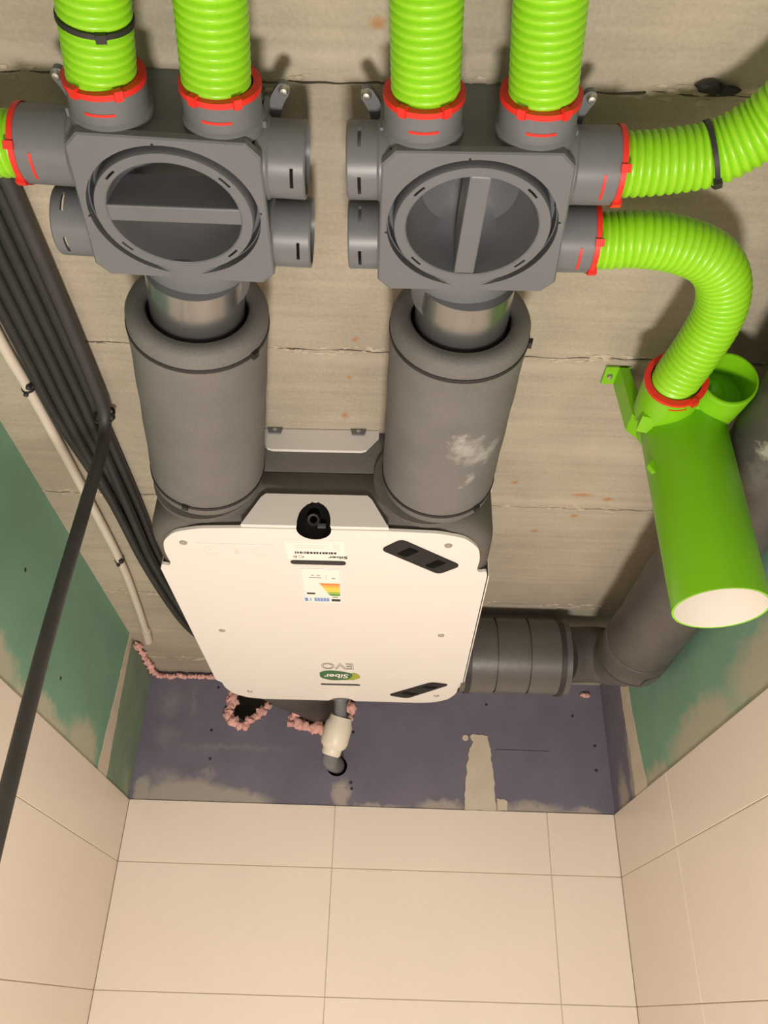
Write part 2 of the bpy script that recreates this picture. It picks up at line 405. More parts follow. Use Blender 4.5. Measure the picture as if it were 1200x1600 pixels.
for sgn, nm in ((-1, 'left'), (1, 'right')):
    pl = nm[0]
    a, b = sorted((sgn * (XW + .03), sgn * (XW + .11)))
    ws = structure(G().box(a, b, -.9, YB + .25, -1.6, HC).build('wall_' + nm, 'masonry', smooth=0), nm + ' wall tiled below green plasterboard')
    a, b = sorted((sgn * (XW + .0013), sgn * (XW + .03)))
    G().box(a, b, -.9, YB, -1.6, ZT - .004).build('tile_adhesive', 'grout', ws, smooth=0)
    if sgn < 0: edges = [YB, 1.02, .418, -.184, -.786]
    else: edges = [YB, 1.933, 1.331, .729, .127, -.475]
    edges = edges[:-1] + [-.9] if edges[-1] > -.9 else edges
    for z0, z1 in rows():
        for y1, y0 in zip(edges, edges[1:]): tile(ws, pl, y0, y1, z0, z1)
    a, b = sorted((sgn * (XW + .004), sgn * (XW + .017)))
    ys = 2.128 if sgn < 0 else 2.165
    G().box(a, b, -.9, ys, ZT - .004, HC).build('plasterboard', 'green_board', ws, smooth=0)
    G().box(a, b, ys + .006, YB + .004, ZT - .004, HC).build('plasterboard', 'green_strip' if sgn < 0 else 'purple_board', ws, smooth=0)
    a, b = sorted((sgn * (XW + .002), sgn * (XW + .006)))
    if sgn < 0: ol = [(2.085, ZT), (2.165, ZT), (2.160, .60), (2.150, .72), (2.142, HC), (2.118, HC), (2.105, .72), (2.092, .60)]
    else: ol = [(2.085, ZT), (2.19, ZT), (2.185, .60), (2.195, .72), (2.20, HC), (2.13, HC), (2.13, .75), (2.11, .62)]
    G().prism(ragged(ol, .004), a, b, TS).build('filler_strip', 'filler', ws, smooth=0)
for y, z in ((1.72, .62), (1.42, .73)):
    G().lathe([(0, -.0012), (.0035, -.0012), (.0045, 0)], axis((-XW - .004, y, z), (-1, 0, 0)), 10).build('board_screw', 'black', bpy.data.objects['wall_left'])
structure(G().box(-XW - .1, XW + .1, -.9, YB + .25, -1.7, -1.6).build('floor', 'floor', smooth=0), 'plain beige floor')

# ================================================================ DISTRIBUTION BOXES
def corrugated(path, R, name, label, tie=None, group='green corrugated hoses', ph=0.0):
    step = .0015; pts = catmull(path, step)
    prof = (-.0030, -.0012, .0002, .0005, .0003, -.0008)
    g = G().sweep(pts, lambda i: R + prof[i % 6], 32)
    t = thing(name, label, 'hose', pts[0], group)
    g.build('hose_body', 'hose_green', t, smooth=60)
    if tie is not None:
        i = min(range(len(pts)), key=lambda k: (pts[k] - Vector(tie)).length)
        d = (pts[i + 1] - pts[i - 1]).normalized()
        T = axis(pts[i], d)
        h = G().lathe([(R - .001, -.0025), (R + .0018, -.0025), (R + .0018, .0025), (R - .001, .0025)], T, 36, loop=True)
        h.box(R - .001, R + .006, -.005, .005, -.004, .004, T @ Matrix.Rotation(.35, 4, 'Z'))
        h.build('cable_tie', 'black', t)
    return t
KB = .944
def collar(parent, o, d, length, ring, mark=True):
    T = axis(o, d) @ Matrix.Scale(KB, 4)
    co = G().lathe([(.0, .0), (.046, 0), (.046, .012), (.0435, .015), (.0435, length - .002), (.042, length), (.0385, length), (.0375, .004), (.0, .004)], T, 40).build('port_collar', 'plastic', parent)
    weld(co)
    if ring:
        r = G().lathe([(.036, length - .003), (.0448, length - .003), (.0448, length + .0035), (.036, length + .0035)], T, 40, loop=True)
        for a in (-.55, .55, PI):
            r.box(.040, .0475, -.0045, .0045, length - .004, length + .007, T @ Matrix.Rotation(a, 4, 'Z'))
        r.build('locking_ring', 'red', parent)
        G().lathe([(.0425, length - .021), (.0441, length - .021), (.0441, length - .018), (.0425, length - .018)], T, 10, a0=-.38, a1=.38, loop=True).build('red_clip', 'red', parent)
    else:
        cut(co, [G().box(.030, .050, -.012, .012, length - .017, length - .013, T @ Matrix.Rotation(a, 4, 'Z')).build('c', 'plastic', smooth=0) for a in (-.1, 1.2)])

def distribution_box(cx, cy, rz, bar_deg, ports, label):
    zf = .80                                           # face level
    T = Matrix.Translation((cx * KB, cy * KB, 0)) @ Matrix.Rotation(rz, 4, 'Z') @ Matrix.Scale(KB, 4)
    t = thing('distribution_box', label, 'air manifold', (cx * KB, cy * KB, zf * KB), 'grey air distribution boxes')
    hx0, hx1, hy = .107, .113, .098                    # front half width, rear half width, half depth
    ch = .016
    outl = [(-hx0 + ch, -hy), (hx0 - ch, -hy), (hx0, -hy + ch), (hx1, hy - ch), (hx1 - ch, hy), (-hx1 + ch, hy), (-hx1, hy - ch), (-hx0, -hy + ch)]
    def ring(inset, z): 
        k = 1 - inset / .105
        return [T @ Vector((x * k, y * k, z)) for x, y in outl]
    G().loft([ring(.006, zf + .010), ring(.006, zf + .060), ring(.012, .8995 / KB)], False, True).build('body', 'plastic', t, smooth=30)
    # face plate: chamfered square with a round opening
    N = 64
    def sq(a, inset):
        d = Vector((math.cos(a), math.sin(a))); best = 1e9
        P = [Vector((x * (1 - inset / .105), y * (1 - inset / .105))) for x, y in outl]
        for p, q in zip(P, P[1:] + P[:1]):
            e = q - p; den = d.x * e.y - d.y * e.x
            if abs(den) < 1e-9: continue
            s = (p.x * e.y - p.y * e.x) / den; u = (p.x * d.y - p.y * d.x) / den
            if s > 0 and -1e-6 <= u <= 1 + 1e-6: best = min(best, s)
        return d * best
    ca = [math.atan2(y, x) for x, y in outl]
    angs = sorted([2 * PI * k / N - PI for k in range(N)] + ca)
    R0x, R0y = .1015, .0895
    r = []
    for ins, z in ((0.0, zf + .012), (0.0, zf + .002), (.002, zf)):
        r.append([T @ Vector((*sq(a, ins), z)) for a in angs])
    for k, z in ((1.0, zf), (1.0, zf + .012)):
        r.append([T @ Vector((R0x * k * math.cos(a), R0y * k * math.sin(a), z)) if True else 0 for a in angs])
    pg = G().loft(r, False, False); nr = len(angs)
    pg.f += [(4 * nr + k, 4 * nr + (k + 1) % nr, (k + 1) % nr, k) for k in range(nr)]
    plate = weld(pg.build('face_plate', 'plastic', t, smooth=30))
    # round inspection cap
    cap = G()
    D = T @ Matrix.Translation((0, 0, zf)) @ Matrix.Rotation(PI, 4, 'X')   # local +z points down
    sy = R0y / R0x
    cap.lathe([(.0, -.100), (.050, -.096), (.080, -.060), (.1015, -.036), (.1015, -.0125), (.1000, -.0125), (.1000, -.032), (.0940, -.032), (.0935, -.001), (.0920, .0022), (.0800, .0022), (.0785, .0008), (.0765, -.024), (.071, -.050), (.060, -.072), (.042, -.086), (.020, -.092), (0, -.094)], D, 64, 1, sy)
    co = weld(cap.build('inspection_cap', 'plastic', t, smooth=25))
    B = D @ Matrix.Diagonal((1, sy, 1, 1)) @ Matrix.Rotation(math.radians(bar_deg), 4, 'Z')
    G().box(-.079, .079, -.0125, .0125, -.060, .0010, B).build('grip_bar', 'plastic', co, smooth=0, bevel=.002)
    E_ = D @ Matrix.Diagonal((1, sy, 1, 1))
    cs = []
    for a in (.72, 2.42, 3.85, 5.55):                  # four curved key slots sunk into the rim of the cap
        cs.append(G().lathe([(.0842, -.012), (.0872, -.012), (.0872, .006), (.0842, .006)], E_, 6, a0=a - .10, a1=a + .10, loop=True).build('c', 'plastic', smooth=0))
    cut(co, cs)
    cs = [G().box(.0965, .1040, -.0014, .0014, -.006, .004, E_ @ Matrix.Rotation(a + .1, 4, 'Z')).build('c', 'plastic', smooth=0) for a in (0, PI / 2, PI, 1.5 * PI)]
    cs += [G().box(x - .009, x + .009, hy - .006, hy + .004, zf + .003, zf + .0065, T).build('c', 'plastic', smooth=0) for x in (-.055, .055)]
    cut(plate, cs)                                     # alignment notches and rear latch slots
    # ports: (side, offset, length, ringed)
    for side, off, ln, rg in ports:
        if side == 'front': o = T @ Vector((off, -.088, .851)); d = T.to_3x3() @ Vector((0, -1, 0))
        elif side == 'left': o = T @ Vector((-.098, off, .851)); d = T.to_3x3() @ Vector((-1, 0, 0))
        else: o = T @ Vector((.098, off, .851)); d = T.to_3x3() @ Vector((1, 0, 0))
        collar(t, o, d, ln, rg)
    # rear spigot
    pc = T @ Vector((0, hy - .03, 0)); dv = (T.to_3x3() @ Vector((0, 1, 0))).normalized()
    rg_ = []
    for u, rr_, zz in ((0, .078, .831), (.034, .078, .831), (.040, .0765, .830), (.066, .0655, .817), (.084, .0645, .812), (.084, .060, .812)):
        q = pc + dv * u; A = axis((q.x, q.y, zz), dv)
        rg_.append([A @ Vector((rr_ * math.cos(2 * PI * k / 44), rr_ * math.sin(2 * PI * k / 44), 0)) for k in range(44)])
    G().loft(rg_, False, False).build('spigot', 'plastic', t, smooth=40)
    # ears screwed to the ceiling
    for s_ in (-1, 1):
        e = G().prism([(x * s_, y) for x, y in round_poly([(.085, -.098), (.110, -.098), (.112, -.105), (.121, -.119), (.130, -.119), (.134, -.110), (.124, -.093), (.118, -.06), (.085, -.06)], .006, 3)],
                      .884, .893, T)
        eo = e.build('mounting_ear', 'plastic', t, smooth=30)
        G().lathe([(0, -.005), (.0035, -.0045), (.0055, -.002), (.006, 0), (.006, .003)], axis(T @ Vector((.1265 * s_, -.112, .8835)), (0, 0, 1)), 14).build('screw', 'steel', eo)
        G().prism([(x * s_, y) for x, y in [(.096, -.085), (.104, -.1), (.110, -.1), (.110, -.06), (.096, -.06)]], .84, .89, T).build('ear_rib', 'plastic', t, smooth=30)
    return t, T

boxL, TL = distribution_box(-.256, .630, .035, 2, [('front', -.062, .046, True), ('front', .062, .046, True), ('left', -.046, .075, True), ('left', .058, .062, False),
                             ('right', -.048, .056, False), ('right', .055, .060, False)], 'grey plastic air box whose round cap has its bar parallel to the back wall')
boxR, TR = distribution_box(.096, .634, -.02, 87, [('front', -.062, .046, True), ('front', .064, .046, True), ('left', -.052, .050, False), ('left', .052, .052, False),
                             ('right', -.050, .066, True), ('right', .052, .060, True)], 'grey plastic air box whose round cap has its bar pointing at the white unit')
# green hoses
HR = .0350
def front_hose(x0, x1, label, tie=None):
    xs = lambda y: x0 + (x1 - x0) * (.479 - y) / .095
    pts = [(xs(y), y, .8033 + (.479 - y) * .01) for y in (.479, .44, .39, .30, .15, .03)]
    corrugated(pts, HR, 'corrugated_hose', label, tie=(xs(.409), .409, .804) if tie else None)
front_hose(-.300, -.285, 'green corrugated hose with a black tie, on the box with the crosswise cap bar', True)
front_hose(-.183, -.175, 'plain green corrugated hose without a tie on the box with the crosswise cap bar')
front_hose(.031, .026, 'straight green corrugated hose on the bar-pointing-at-unit box, beside the other box')
front_hose(.151, .141, 'straight green corrugated hose beside the hose that bends with a black tie')
corrugated([(-.396, .545, .803), (-.44, .546, .803), (-.49, .54, .80), (-.55, .51, .80), (-.59, .44, .80), (-.60, .25, .80)], HR, 'corrugated_hose',
           'short green corrugated hose on the side port toward the green plasterboard and black hoses')
corrugated([(.243, .547, .803), (.268, .545, .803), (.298, .541, .803), (.343, .531, .804), (.373, .512, .805), (.395, .489, .806), (.42, .444, .807), (.444, .36, .808), (.453, .19, .808)], HR - .001, 'corrugated_hose',
           'green corrugated hose with a black tie where it bends, on the side of a box', tie=(.343, .531, .804))
corrugated([(.243, .650, .803), (.268, .648, .803), (.300, .645, .803), (.348, .651, .803), (.392, .669, .802), (.420, .702, .80), (.432, .748, .796), (.426, .806, .790), (.414, .868, .786), (.418, .90, .792)], HR - .0015, 'corrugated_hose',
           'green corrugated hose making a hook bend into the smooth green pipe')
tie = G().blob((.352, .508, .893), .011, 2.0, .5, (1.5, .7, .5)).blob((.375, .512, .894), .008, 5.0, .5, (1.6, .7, .5))
tag(tie.build('tie_anchor', 'black'), 'small black tie anchor on the ceiling above the bending green hose', 'cable anchor')

# ================================================================ PIPES AND FOAM SLEEVES BETWEEN BOXES AND UNIT
def sleeve(p0, p1, label, plabel, tie_a, tie_b):
    p0, p1 = Vector(p0), Vector(p1); d = (p1 - p0).normalized(); L = (p1 - p0).length
    T = axis(p0, d)
    t = thing('insulation_sleeve', label, 'pipe insulation', p0, 'grey foam pipe sleeves')
    R = .0945; ri = .068
    prof = [(ri, .06), (ri, .006), (ri + .004, .001), (R - .012, 0), (R - .004, .003), (R, .011)] + [(R + .0006 * math.sin(k * 1.7), .011 + (L - .014) * k / 14) for k in range(1, 14)] + [(R, L - .008), (R - .004, L), (ri, L)]
    G().lathe(prof, T, 56).build('foam_tube', 'foam_sleeve', t, smooth=50)
    for pos, a in ((.030, tie_a), (L - .026, tie_b)):
        h = G().lathe([(R - .001, pos - .0032), (R + .0016, pos - .0032), (R + .0016, pos + .0032), (R - .001, pos + .0032)], T, 56, loop=True)
        h.box(R, R + .006, -.005, .005, pos - .005, pos + .005, T @ Matrix.Rotation(a, 4, 'Z'))
        h.build('cable_tie', 'black', t)
    pt = thing('connecting_pipe', plabel, 'pipe', p0 - d * .05, 'grey metal connecting pipes')
    G().lathe([(.0, -.062), (.0625, -.062), (.0625, .10), (.0, .10)], T, 44).build('pipe_wall', 'galv', pt)
    return t
sleeve((-.254, .770, .802), (-.302, 1.160, .800), 'thick grey foam sleeve without plaster splashes, between air box and white unit', 'grey metal pipe entering the foam sleeve without plaster splashes', -1.0, .25)
sleeve((.098, .772, .802), (.094, 1.160, .800), 'thick grey foam sleeve with pale plaster splashes, between air box and white unit', 'grey metal pipe entering the plaster-splashed foam sleeve', -1.35, -.7)

# ================================================================ VENTILATION UNIT
ucx, ucy = -.0955, 1.605
UR = Matrix.Translation((ucx, ucy, 0)) @ Matrix.Rotation(math.radians(-1.2), 4, 'Z') @ Matrix.Translation((-ucx, -ucy, 0))
U = thing('ventilation_unit', 'flat white ventilation unit with dark grey foam housing hung from the ceiling', 'ventilation unit', (ucx, ucy, .70))
def ug(g):
    g.v = [UR @ Vector(v) for v in g.v]; return g
def uring(ins, z, r=.075):
    return [Vector((x, y, z)) for x, y in rounded(-.399 + ins, .206 - ins, 1.168 + ins, 2.036 - ins, max(r - ins, .01), 10)]
low = ug(G().loft([uring(.030, .702), uring(.016, .705), uring(.007, .713), uring(.002, .724), uring(0, .738), uring(0, .808), uring(.0015, .8095)])).build('lower_shell', 'epp', U, smooth=50)
ug(G().loft([uring(.0015, .8105), uring(0, .812), uring(0, .8995)])).build('upper_shell', 'epp', U, smooth=50)
pl = [(-.224, 1.172), (-.300, 1.176), (-.345, 1.190), (-.370, 1.222), (-.376, 1.26), (-.374, 1.302), (-.380, 1.312), (-.392, 1.306), (-.396, 1.320),
      (-.396, 1.905), (-.386, 1.915), (-.384, 1.955), (-.368, 1.998), (-.335, 2.024), (-.295, 2.031), (-.126, 2.031), (-.118, 2.014), (-.095, 2.007), (-.072, 2.014), (-.064, 2.031),
      (.104, 2.031), (.144, 2.024), (.177, 1.998), (.193, 1.955), (.195, 1.915), (.203, 1.905), (.203, 1.320), (.199, 1.306), (.188, 1.312), (.182, 1.302), (.184, 1.26), (.178, 1.222), (.153, 1.190), (.108, 1.176), (.020, 1.172)]
pl = round_poly(pl, .014, 4)
panel = ug(G().prism(pl, .696, .702)).build('cover_panel', 'white_panel', U, smooth=0)
tb = [(-.226, .697), (.022, .697), (-.008, .752), (-.016, .760), (-.190, .760), (-.198, .752)]
tab = ug(G().prism(tb, 1.1615, 1.170, TB)).build('cover_tab', 'white_panel', U, smooth=0)
ug(G().sweep([(-.225, 1.1655, .7000), (-.136, 1.1655, .7000)], .0040, 12)).build('fold', 'white_panel', U)
ug(G().sweep([(-.072, 1.1655, .7000), (.021, 1.1655, .7000)], .0040, 12)).build('fold', 'white_panel', U)
for x0, x1 in ((-.3985, -.3965), (.2055, .2075)): ug(G().box(x0, x1, 1.325, 1.90, .697, .745)).build('cover_flange', 'white_panel', U, smooth=0)
def ell(k, full=True):
    g = G(); T = UR @ Matrix.Translation((-.104, 1.172, .704)) @ Matrix.Diagonal((.0300 * k, .033 * k, .043 * k, 1))
    g.lathe([(math.sin(PI * q / 16), -math.cos(PI * q / 16)) for q in range(17)], T, 32); return g
cut(panel, [ell(1.0).build('c', 'dark')]); cut(tab, [ell(1.0).build('c', 'dark')]); cut(low, [ell(1.0).build('c', 'dark')])
g = ell(.995); keep = []
inv = UR.inverted()
for f in g.f:
    c = inv @ (sum((g.v[i] for i in f), Vector()) / len(f))
    if c.y > 1.1635 and c.z > .6975: keep.append(f)
g.f = keep; sock = g.build('hose_socket', 'hole', U, smooth=80)
TN = UR @ axis((-.107, 1.190, .728), (0, -.75, -.55))
G().lathe([(.006, -.004), (.0065, .012), (.010, .014), (.011, .012), (.0115, -.008)], TN, 20).build('nozzle', 'black', sock)
ug(G().box(-.1, -.086, 1.188, 1.194, .712, .718)).build('nozzle_clip', 'plastic_dark', sock)
# screws
for x, y in ((-.335, 1.225), (.125, 1.215), (-.331, 1.60), (.135, 1.598), (-.325, 1.975), (.145, 1.972)):
    ug(G().lathe([(0, -.0005), (.004, -.0022), (.0065, -.0012), (.0075, .001)], Matrix.Translation((x, y, .6955)), 14)).build('screw', 'steel', U)
# grip slots: dark rimmed recesses
for x, y, L, h in ((-.1045, 1.288, .050, .0085), (-.0935, 1.912, .049, .0065)):
    cw = lambda: ug(G().prism(rounded(x - L, x + L, y - h, y + h, h * .8, 4), .690, .716)).build('c', 'epp', smooth=0)
    cut(panel, [cw()]); cut(low, [cw()])
    rim = lambda k, z: [Vector((a, b, z)) for a, b in rounded(x - L + k, x + L - k, y - h + k, y + h - k, h * .8 - k * .5, 4)]
    s_ = ug(G().loft([rim(.0004, .6963), rim(.0010, .7150)], False, False)).build('grip_slot', 'epp', U, smooth=0)
    ug(G().prism([(a, b) for a, b in rounded(x - L + .0008, x + L - .0008, y - h + .0008, y + h - .0008, h * .7, 4)], .7145, .7158)).build('slot_floor', 'epp', s_, smooth=0)
# filter covers
for ol in ([(.008, 1.232), (.044, 1.196), (.152, 1.284), (.114, 1.318)], [(.024, 1.974), (.128, 1.878), (.172, 1.890), (.072, 1.994)]):
    fo = ug(G().prism(round_poly(ol, .012, 4), .6935, .6965)).build('filter_cover', 'plastic_dark', U, smooth=0)
    fo.data.materials[0] = M['filter_black']
    P = [Vector(p) for p in ol]
    for k0, k1 in ((.16, .40), (.64, .86)):
        a = P[0].lerp(P[3], k0), P[0].lerp(P[3], k1), P[1].lerp(P[2], k1), P[1].lerp(P[2], k0)
        if (P[0] - P[3]).length < (P[0] - P[1]).length: a = P[0].lerp(P[1], k0), P[0].lerp(P[1], k1), P[3].lerp(P[2], k1), P[3].lerp(P[2], k0)
        c = sum(a, Vector((0, 0))) / 4
        a = [tuple(c + (p - c) * .66) for p in a]
        hp = round_poly(a, .004, 2); cw = lambda: ug(G().prism(hp, .688, .722)).build('c', 'filter_black', smooth=0)
        cut(fo, [cw()]); cut(panel, [cw()]); cut(low, [cw()])
        hr = lambda k, z: [Vector((*(c + (Vector(q) - c) * k), z)) for q in hp]
        ug(G().loft([hr(.97, .6945), hr(.97, .7205), ], False, True)).build('finger_hole', 'filter_black', fo, smooth=0)
# front mounting plate by the ceiling, side hook
mp = ug(G().prism([(-.226, .8985), (.000, .8985), (.000, .885), (-.022, .856), (-.03, .853), (-.188, .853), (-.197, .856), (-.226, .885)], 1.160, 1.1665, TB)).build('mounting_plate', 'white_panel', U, smooth=0)
for x in (-.187, -.037):
    h = ug(G().prism([(x - .014, .8985), (x + .014, .8985), (x + .011, .887), (x - .011, .887)], 1.156, 1.162, TB)).build('hook', 'plastic', mp, smooth=0)
    ug(G().lathe([(0, -.001), (.004, -.0005), (.004, .002)], axis((x, 1.156, .894), (0, 1, 0)), 12)).build('screw', 'steel', h)
sb = ug(G().box(.2065, .2095, 1.15, 1.26, .835, .8995)).build('side_bracket', 'white_panel', U, smooth=0)
ug(G().lathe([(0, -.002), (.004, -.001), (.004, .002)], axis((.2095, 1.165, .85), (-1, 0, 0)), 12)).build('screw', 'steel', sb)
# port seals where the sleeves meet the housing
for x in (-.295, .088):
    ug(G().lathe([(.07, 0), (.0945, 0), (.0955, .010), (.07, .010)], axis((x, 1.162, .800), (0, 1, 0)), 48, loop=True)).build('port_seal', 'epp', U)

# ---- printing: labels read the right way up from the back of the room
DOWN = Matrix.Rotation(PI, 4, 'Y')       # text plane that faces the floor, head toward the back wall
def text(s, size, x, y, z, mname, parent, name, outline=0.0, bold=0.0, sx=1.0, rotz=0.0, shear=0.0):
    cu = bpy.data.curves.new(name, 'FONT'); cu.body = s; cu.size = size; cu.align_x = 'CENTER'; cu.align_y = 'CENTER'; cu.offset = bold; cu.shear = shear
    if outline: cu.fill_mode = 'NONE'; cu.bevel_depth = outline; cu.bevel_resolution = 0
    else: cu.extrude = .0001
    cu.resolution_u = 3
    o = bpy.data.objects.new(name, cu); C.objects.link(o); bpy.context.view_layer.update()
    me = bpy.data.meshes.new_from_object(o.evaluated_get(bpy.context.evaluated_depsgraph_get())); bpy.data.objects.remove(o)
    g = G(); g.add([v.co.copy() for v in me.vertices], [list(p.vertices) for p in me.polygons],
                   UR @ Matrix.Translation((x, y, z)) @ Matrix.Rotation(rotz, 4, 'Z') @ DOWN @ Matrix.Diagonal((sx, 1, 1, 1)))
    bpy.data.meshes.remove(me)
    return g.build(name, mname, parent, smooth=0)
def strip(x0, x1, y0, y1, z, mname, parent, name, T=None):
    g = G().box(x0, x1, y0, y1, z - .0002, z, T); return ug(g).build(name, mname, parent, smooth=0)
# rating label
lab = strip(-.158, -.055, 1.206, 1.277, .6958, 'paper', U, 'rating_label')
strip(-.156, -.058, 1.2085, 1.2095, .6955, 'ink_pale', lab, 'print_line')
strip(-.152, -.07, 1.215, 1.2163, .6955, 'ink_pale', lab, 'print_line')
strip(-.146, -.080, 1.224, 1.226, .6955, 'ink_pale', lab, 'print_line')
strip(-.142, -.090, 1.232, 1.234, .6955, 'ink_pale', lab, 'print_line')
for k in range(4): strip(-.076, -.062, 1.222 + .006 * k, 1.2235 + .006 * k, .6955, 'ink_pale', lab, 'print_line')
rr = random.Random(3); x = -.143
while x < -.070:
    wd = rr.uniform(.0015, .0052); strip(x, x + wd, 1.2475, 1.2545, .6955, 'ink_black', lab, 'serial_block'); x += wd + rr.uniform(.0009, .002)
text('Siber', .0125, -.068, 1.266, .6955, 'ink_black', lab, 'label_text', bold=.0003, sx=1.35)
text('CE', .011, -.138, 1.266, .6955, 'ink_black', lab, 'label_text', sx=1.6)
# energy label
ET = Matrix.Translation((-.1, 1.38, 0)) @ Matrix.Rotation(math.radians(1.5), 4, 'Z') @ Matrix.Translation((.1, -1.38, 0))
def es(x0, x1, y0, y1, z, m, p, n): return strip(x0, x1, y0, y1, z, m, p, n, ET)
en = es(-.142, -.066, 1.308, 1.452, .6958, 'paper', U, 'energy_label')
for a in ((-.140, -.1393, 1.31, 1.446), (-.0685, -.0678, 1.31, 1.446), (-.140, -.068, 1.31, 1.3112)): es(*a, .6955, 'ink_ltblue', en, 'border_line')
for k, c in enumerate(('orange', 'amber', 'yellow', 'yellow', 'lime', 'green')):
    y0 = 1.368 + k * .0088; x0 = -.108 + k * .0032
    g = G().prism([(-.070, y0), (x0 - .002, y0), (x0 + .002, y0 + .0042), (x0 + .004, y0 + .0078), (-.070, y0 + .0078)], .6953, .6955, ET); ug(g).build('class_arrow', 'ink_' + c, en, smooth=0)
es(-.134, -.118, 1.409, 1.416, .6955, 'ink_black', en, 'class_mark')
es(-.139, -.133, 1.432, 1.446, .6955, 'ink_blue', en, 'header_block')
es(-.130, -.126, 1.432, 1.446, .6955, 'ink_ltblue', en, 'header_block')
es(-.121, -.091, 1.430, 1.446, .6955, 'ink_ltblue', en, 'header_block')
for k in range(5): es(-.120 + .006 * k, -.1165 + .006 * k, 1.432, 1.444, .6953, 'ink_blue', en, 'header_letter')
es(-.087, -.070, 1.434, 1.444, .6955, 'ink_black', en, 'name_block')
es(-.085, -.074, 1.424, 1.428, .6955, 'ink_grey', en, 'print_line')
for a in ((-.122, -.117, 1.335, 1.338), (-.112, -.106, 1.335, 1.338), (-.126, -.103, 1.345, 1.347), (-.084, -.078, 1.345, 1.349), (-.0945, -.094, 1.332, 1.352)):
    es(*a, .6955, 'ink_grey', en, 'print_line')
# faint pictograms
pic = strip(-.312, -.178, 1.226, 1.272, .6958, 'white_panel', U, 'pictogram_label')
for x in (-.289, -.204):
    ug(G().lathe([(.0135, 0), (.0147, 0), (.0147, .0002), (.0135, .0002)], Matrix.Translation((x, 1.250, .6954)), 24, 1, 1.05, .5, 5.2, loop=True)).build('pictogram', 'ink_pale', pic, smooth=0)
    strip(x - .006, x - .003, 1.243, 1.247, .6955, 'ink_pale', pic, 'pictogram'); strip(x + .003, x + .007, 1.258, 1.260, .6955, 'ink_pale', pic, 'pictogram')
for k in range(3): strip(-.250, -.242, 1.242 + k * .007, 1.245 + k * .007, .6955, 'ink_pale', pic, 'pictogram')
# emblem and model name
leaf = []
for k in range(41):
    u = k / 40; leaf.append((-.142 + .096 * u, 1.850 - .032 * math.sin(PI * u ** .62) ** .7))
for k in range(40, -1, -1):
    u = k / 40; leaf.append((-.142 + .096 * u, 1.850 + .031 * math.sin(PI * u ** .72) ** .7))
emb = ug(G().prism(leaf[1:40] + leaf[42:81], .6953, .6958)).build('leaf_emblem', 'logo_green', U, smooth=0)
lf = [(-.084, 1.879), (-.070, 1.868), (-.062, 1.852), (-.062, 1.830), (-.052, 1.834), (-.043, 1.850), (-.045, 1.864), (-.060, 1.876)]
ug(G().prism(lf, .6949, .6953)).build('leaf_tip', 'logo_lime', emb, smooth=0)
text('Siber', .036, -.099, 1.850, .6950, 'paper', emb, 'emblem_text', bold=.0006, sx=.78, shear=.15)
text('EVO', .050, -.0945, 1.787, .6955, 'ink_grey', U, 'model_name', outline=.0008, sx=.82)

# ================================================================ CONDENSATE DRAIN
dt = thing('drain_trap', 'white plastic drain trap on grey pipes between unit and purple wall', 'drain trap', (-.10, 2.17, .60))
G().lathe([(0, -.005), (.024, -.005), (.027, .0), (.027, .010), (0, .012)], axis((-.092, 2.045, .716), (.02, .5, -.86)), 28).build('drain_socket', 'plastic', dt)
G().sweep([(-.092, 2.045, .725), (-.092, 2.085, .716), (-.092, 2.120, .700), (-.090, 2.145, .672)], .0165, 16).build('inlet_pipe', 'plastic', dt)
ta, tb_ = Vector((-.090, 2.140, .690)), Vector((-.118, 2.185, .585))
d = (tb_ - ta); Lt = d.length
G().lathe([(.0, .012), (.022, .012), (.023, 0), (.0295, -.001), (.031, .004), (.031, .010), (.037, .022), (.037, .068), (.034, .078), (.026, .086), (.0255, .100), (.022, .105), (0, .105)], axis(ta, d), 32).build('trap_body', 'trap', dt, smooth=40)
G().lathe([(.0, -.002), (.020, -.002), (.020, .014), (.0, .014)], axis(ta, d), 24).build('inlet_seal', 'black', dt)
e0 = ta + d.normalized() * .095
G().sweep(catmull([e0, e0 + d.normalized() * .012, e0 + Vector((-.002, .035, -.014)), (-.112, 2.29, .604), (-.108, 2.37, .624), (-.106, 2.44, .634)], .008), .0225, 20).build('outlet_pipe', 'plastic', dt)

# ================================================================ INSULATED DUCTS
def ringset(g, T, R, pos, wdt=.004, h=.0015): return g.lathe([(R - .001, pos - wdt), (R + h, pos - wdt), (R + h, pos + wdt), (R - .001, pos + wdt)], T, 44, loop=True)
RD = .094; yd, zd = 1.905, .784
dA = thing('insulated_duct', 'short black foil-wrapped duct leaving the side of the white unit', 'duct', (.33, yd, zd - RD))
T = axis((.205, yd, zd), (1, 0, 0))
def groove(R, p, wd=.0022, dp=.006): return [(R, p - wd), (R - dp, p - wd + .0003), (R - dp, p + wd - .0003), (R, p + wd)]
G().lathe([(0, 0), (RD, 0)] + groove(RD, .085) + groove(RD, .165) + [(RD, .265), (0, .265)], T, 48).build('wrap', 'duct_shiny', dA, smooth=35)
ringset(G(), T, RD, .018, .006, .003).build('clamp_band', 'black', dA); ringset(G(), T, RD, .245, .006, .003).build('clamp_band', 'black', dA)
RE = .078; xr, zr = .603, .752
eb = thing('duct_elbow', 'dark grey duct elbow in the corner by the purple wall strip', 'duct', (.56, 1.86, zr - RE))
G().sweep(catmull([(.462, yd, zd + .004), (.50, yd + .012, zd + .012), (.55, yd + .015, .800), (.588, 1.895, .785), (xr, 1.835, .762), (xr, 1.76, zr)], .01), .070, 32).build('bend', 'duct_wrap', eb, smooth=60)
dB = thing('insulated_duct', 'long dark wrapped duct with plaster smears running along the green wall', 'duct', (xr, 1.2, zr - RE))
T = axis((xr, 1.80, zr), (0, -1, 0))
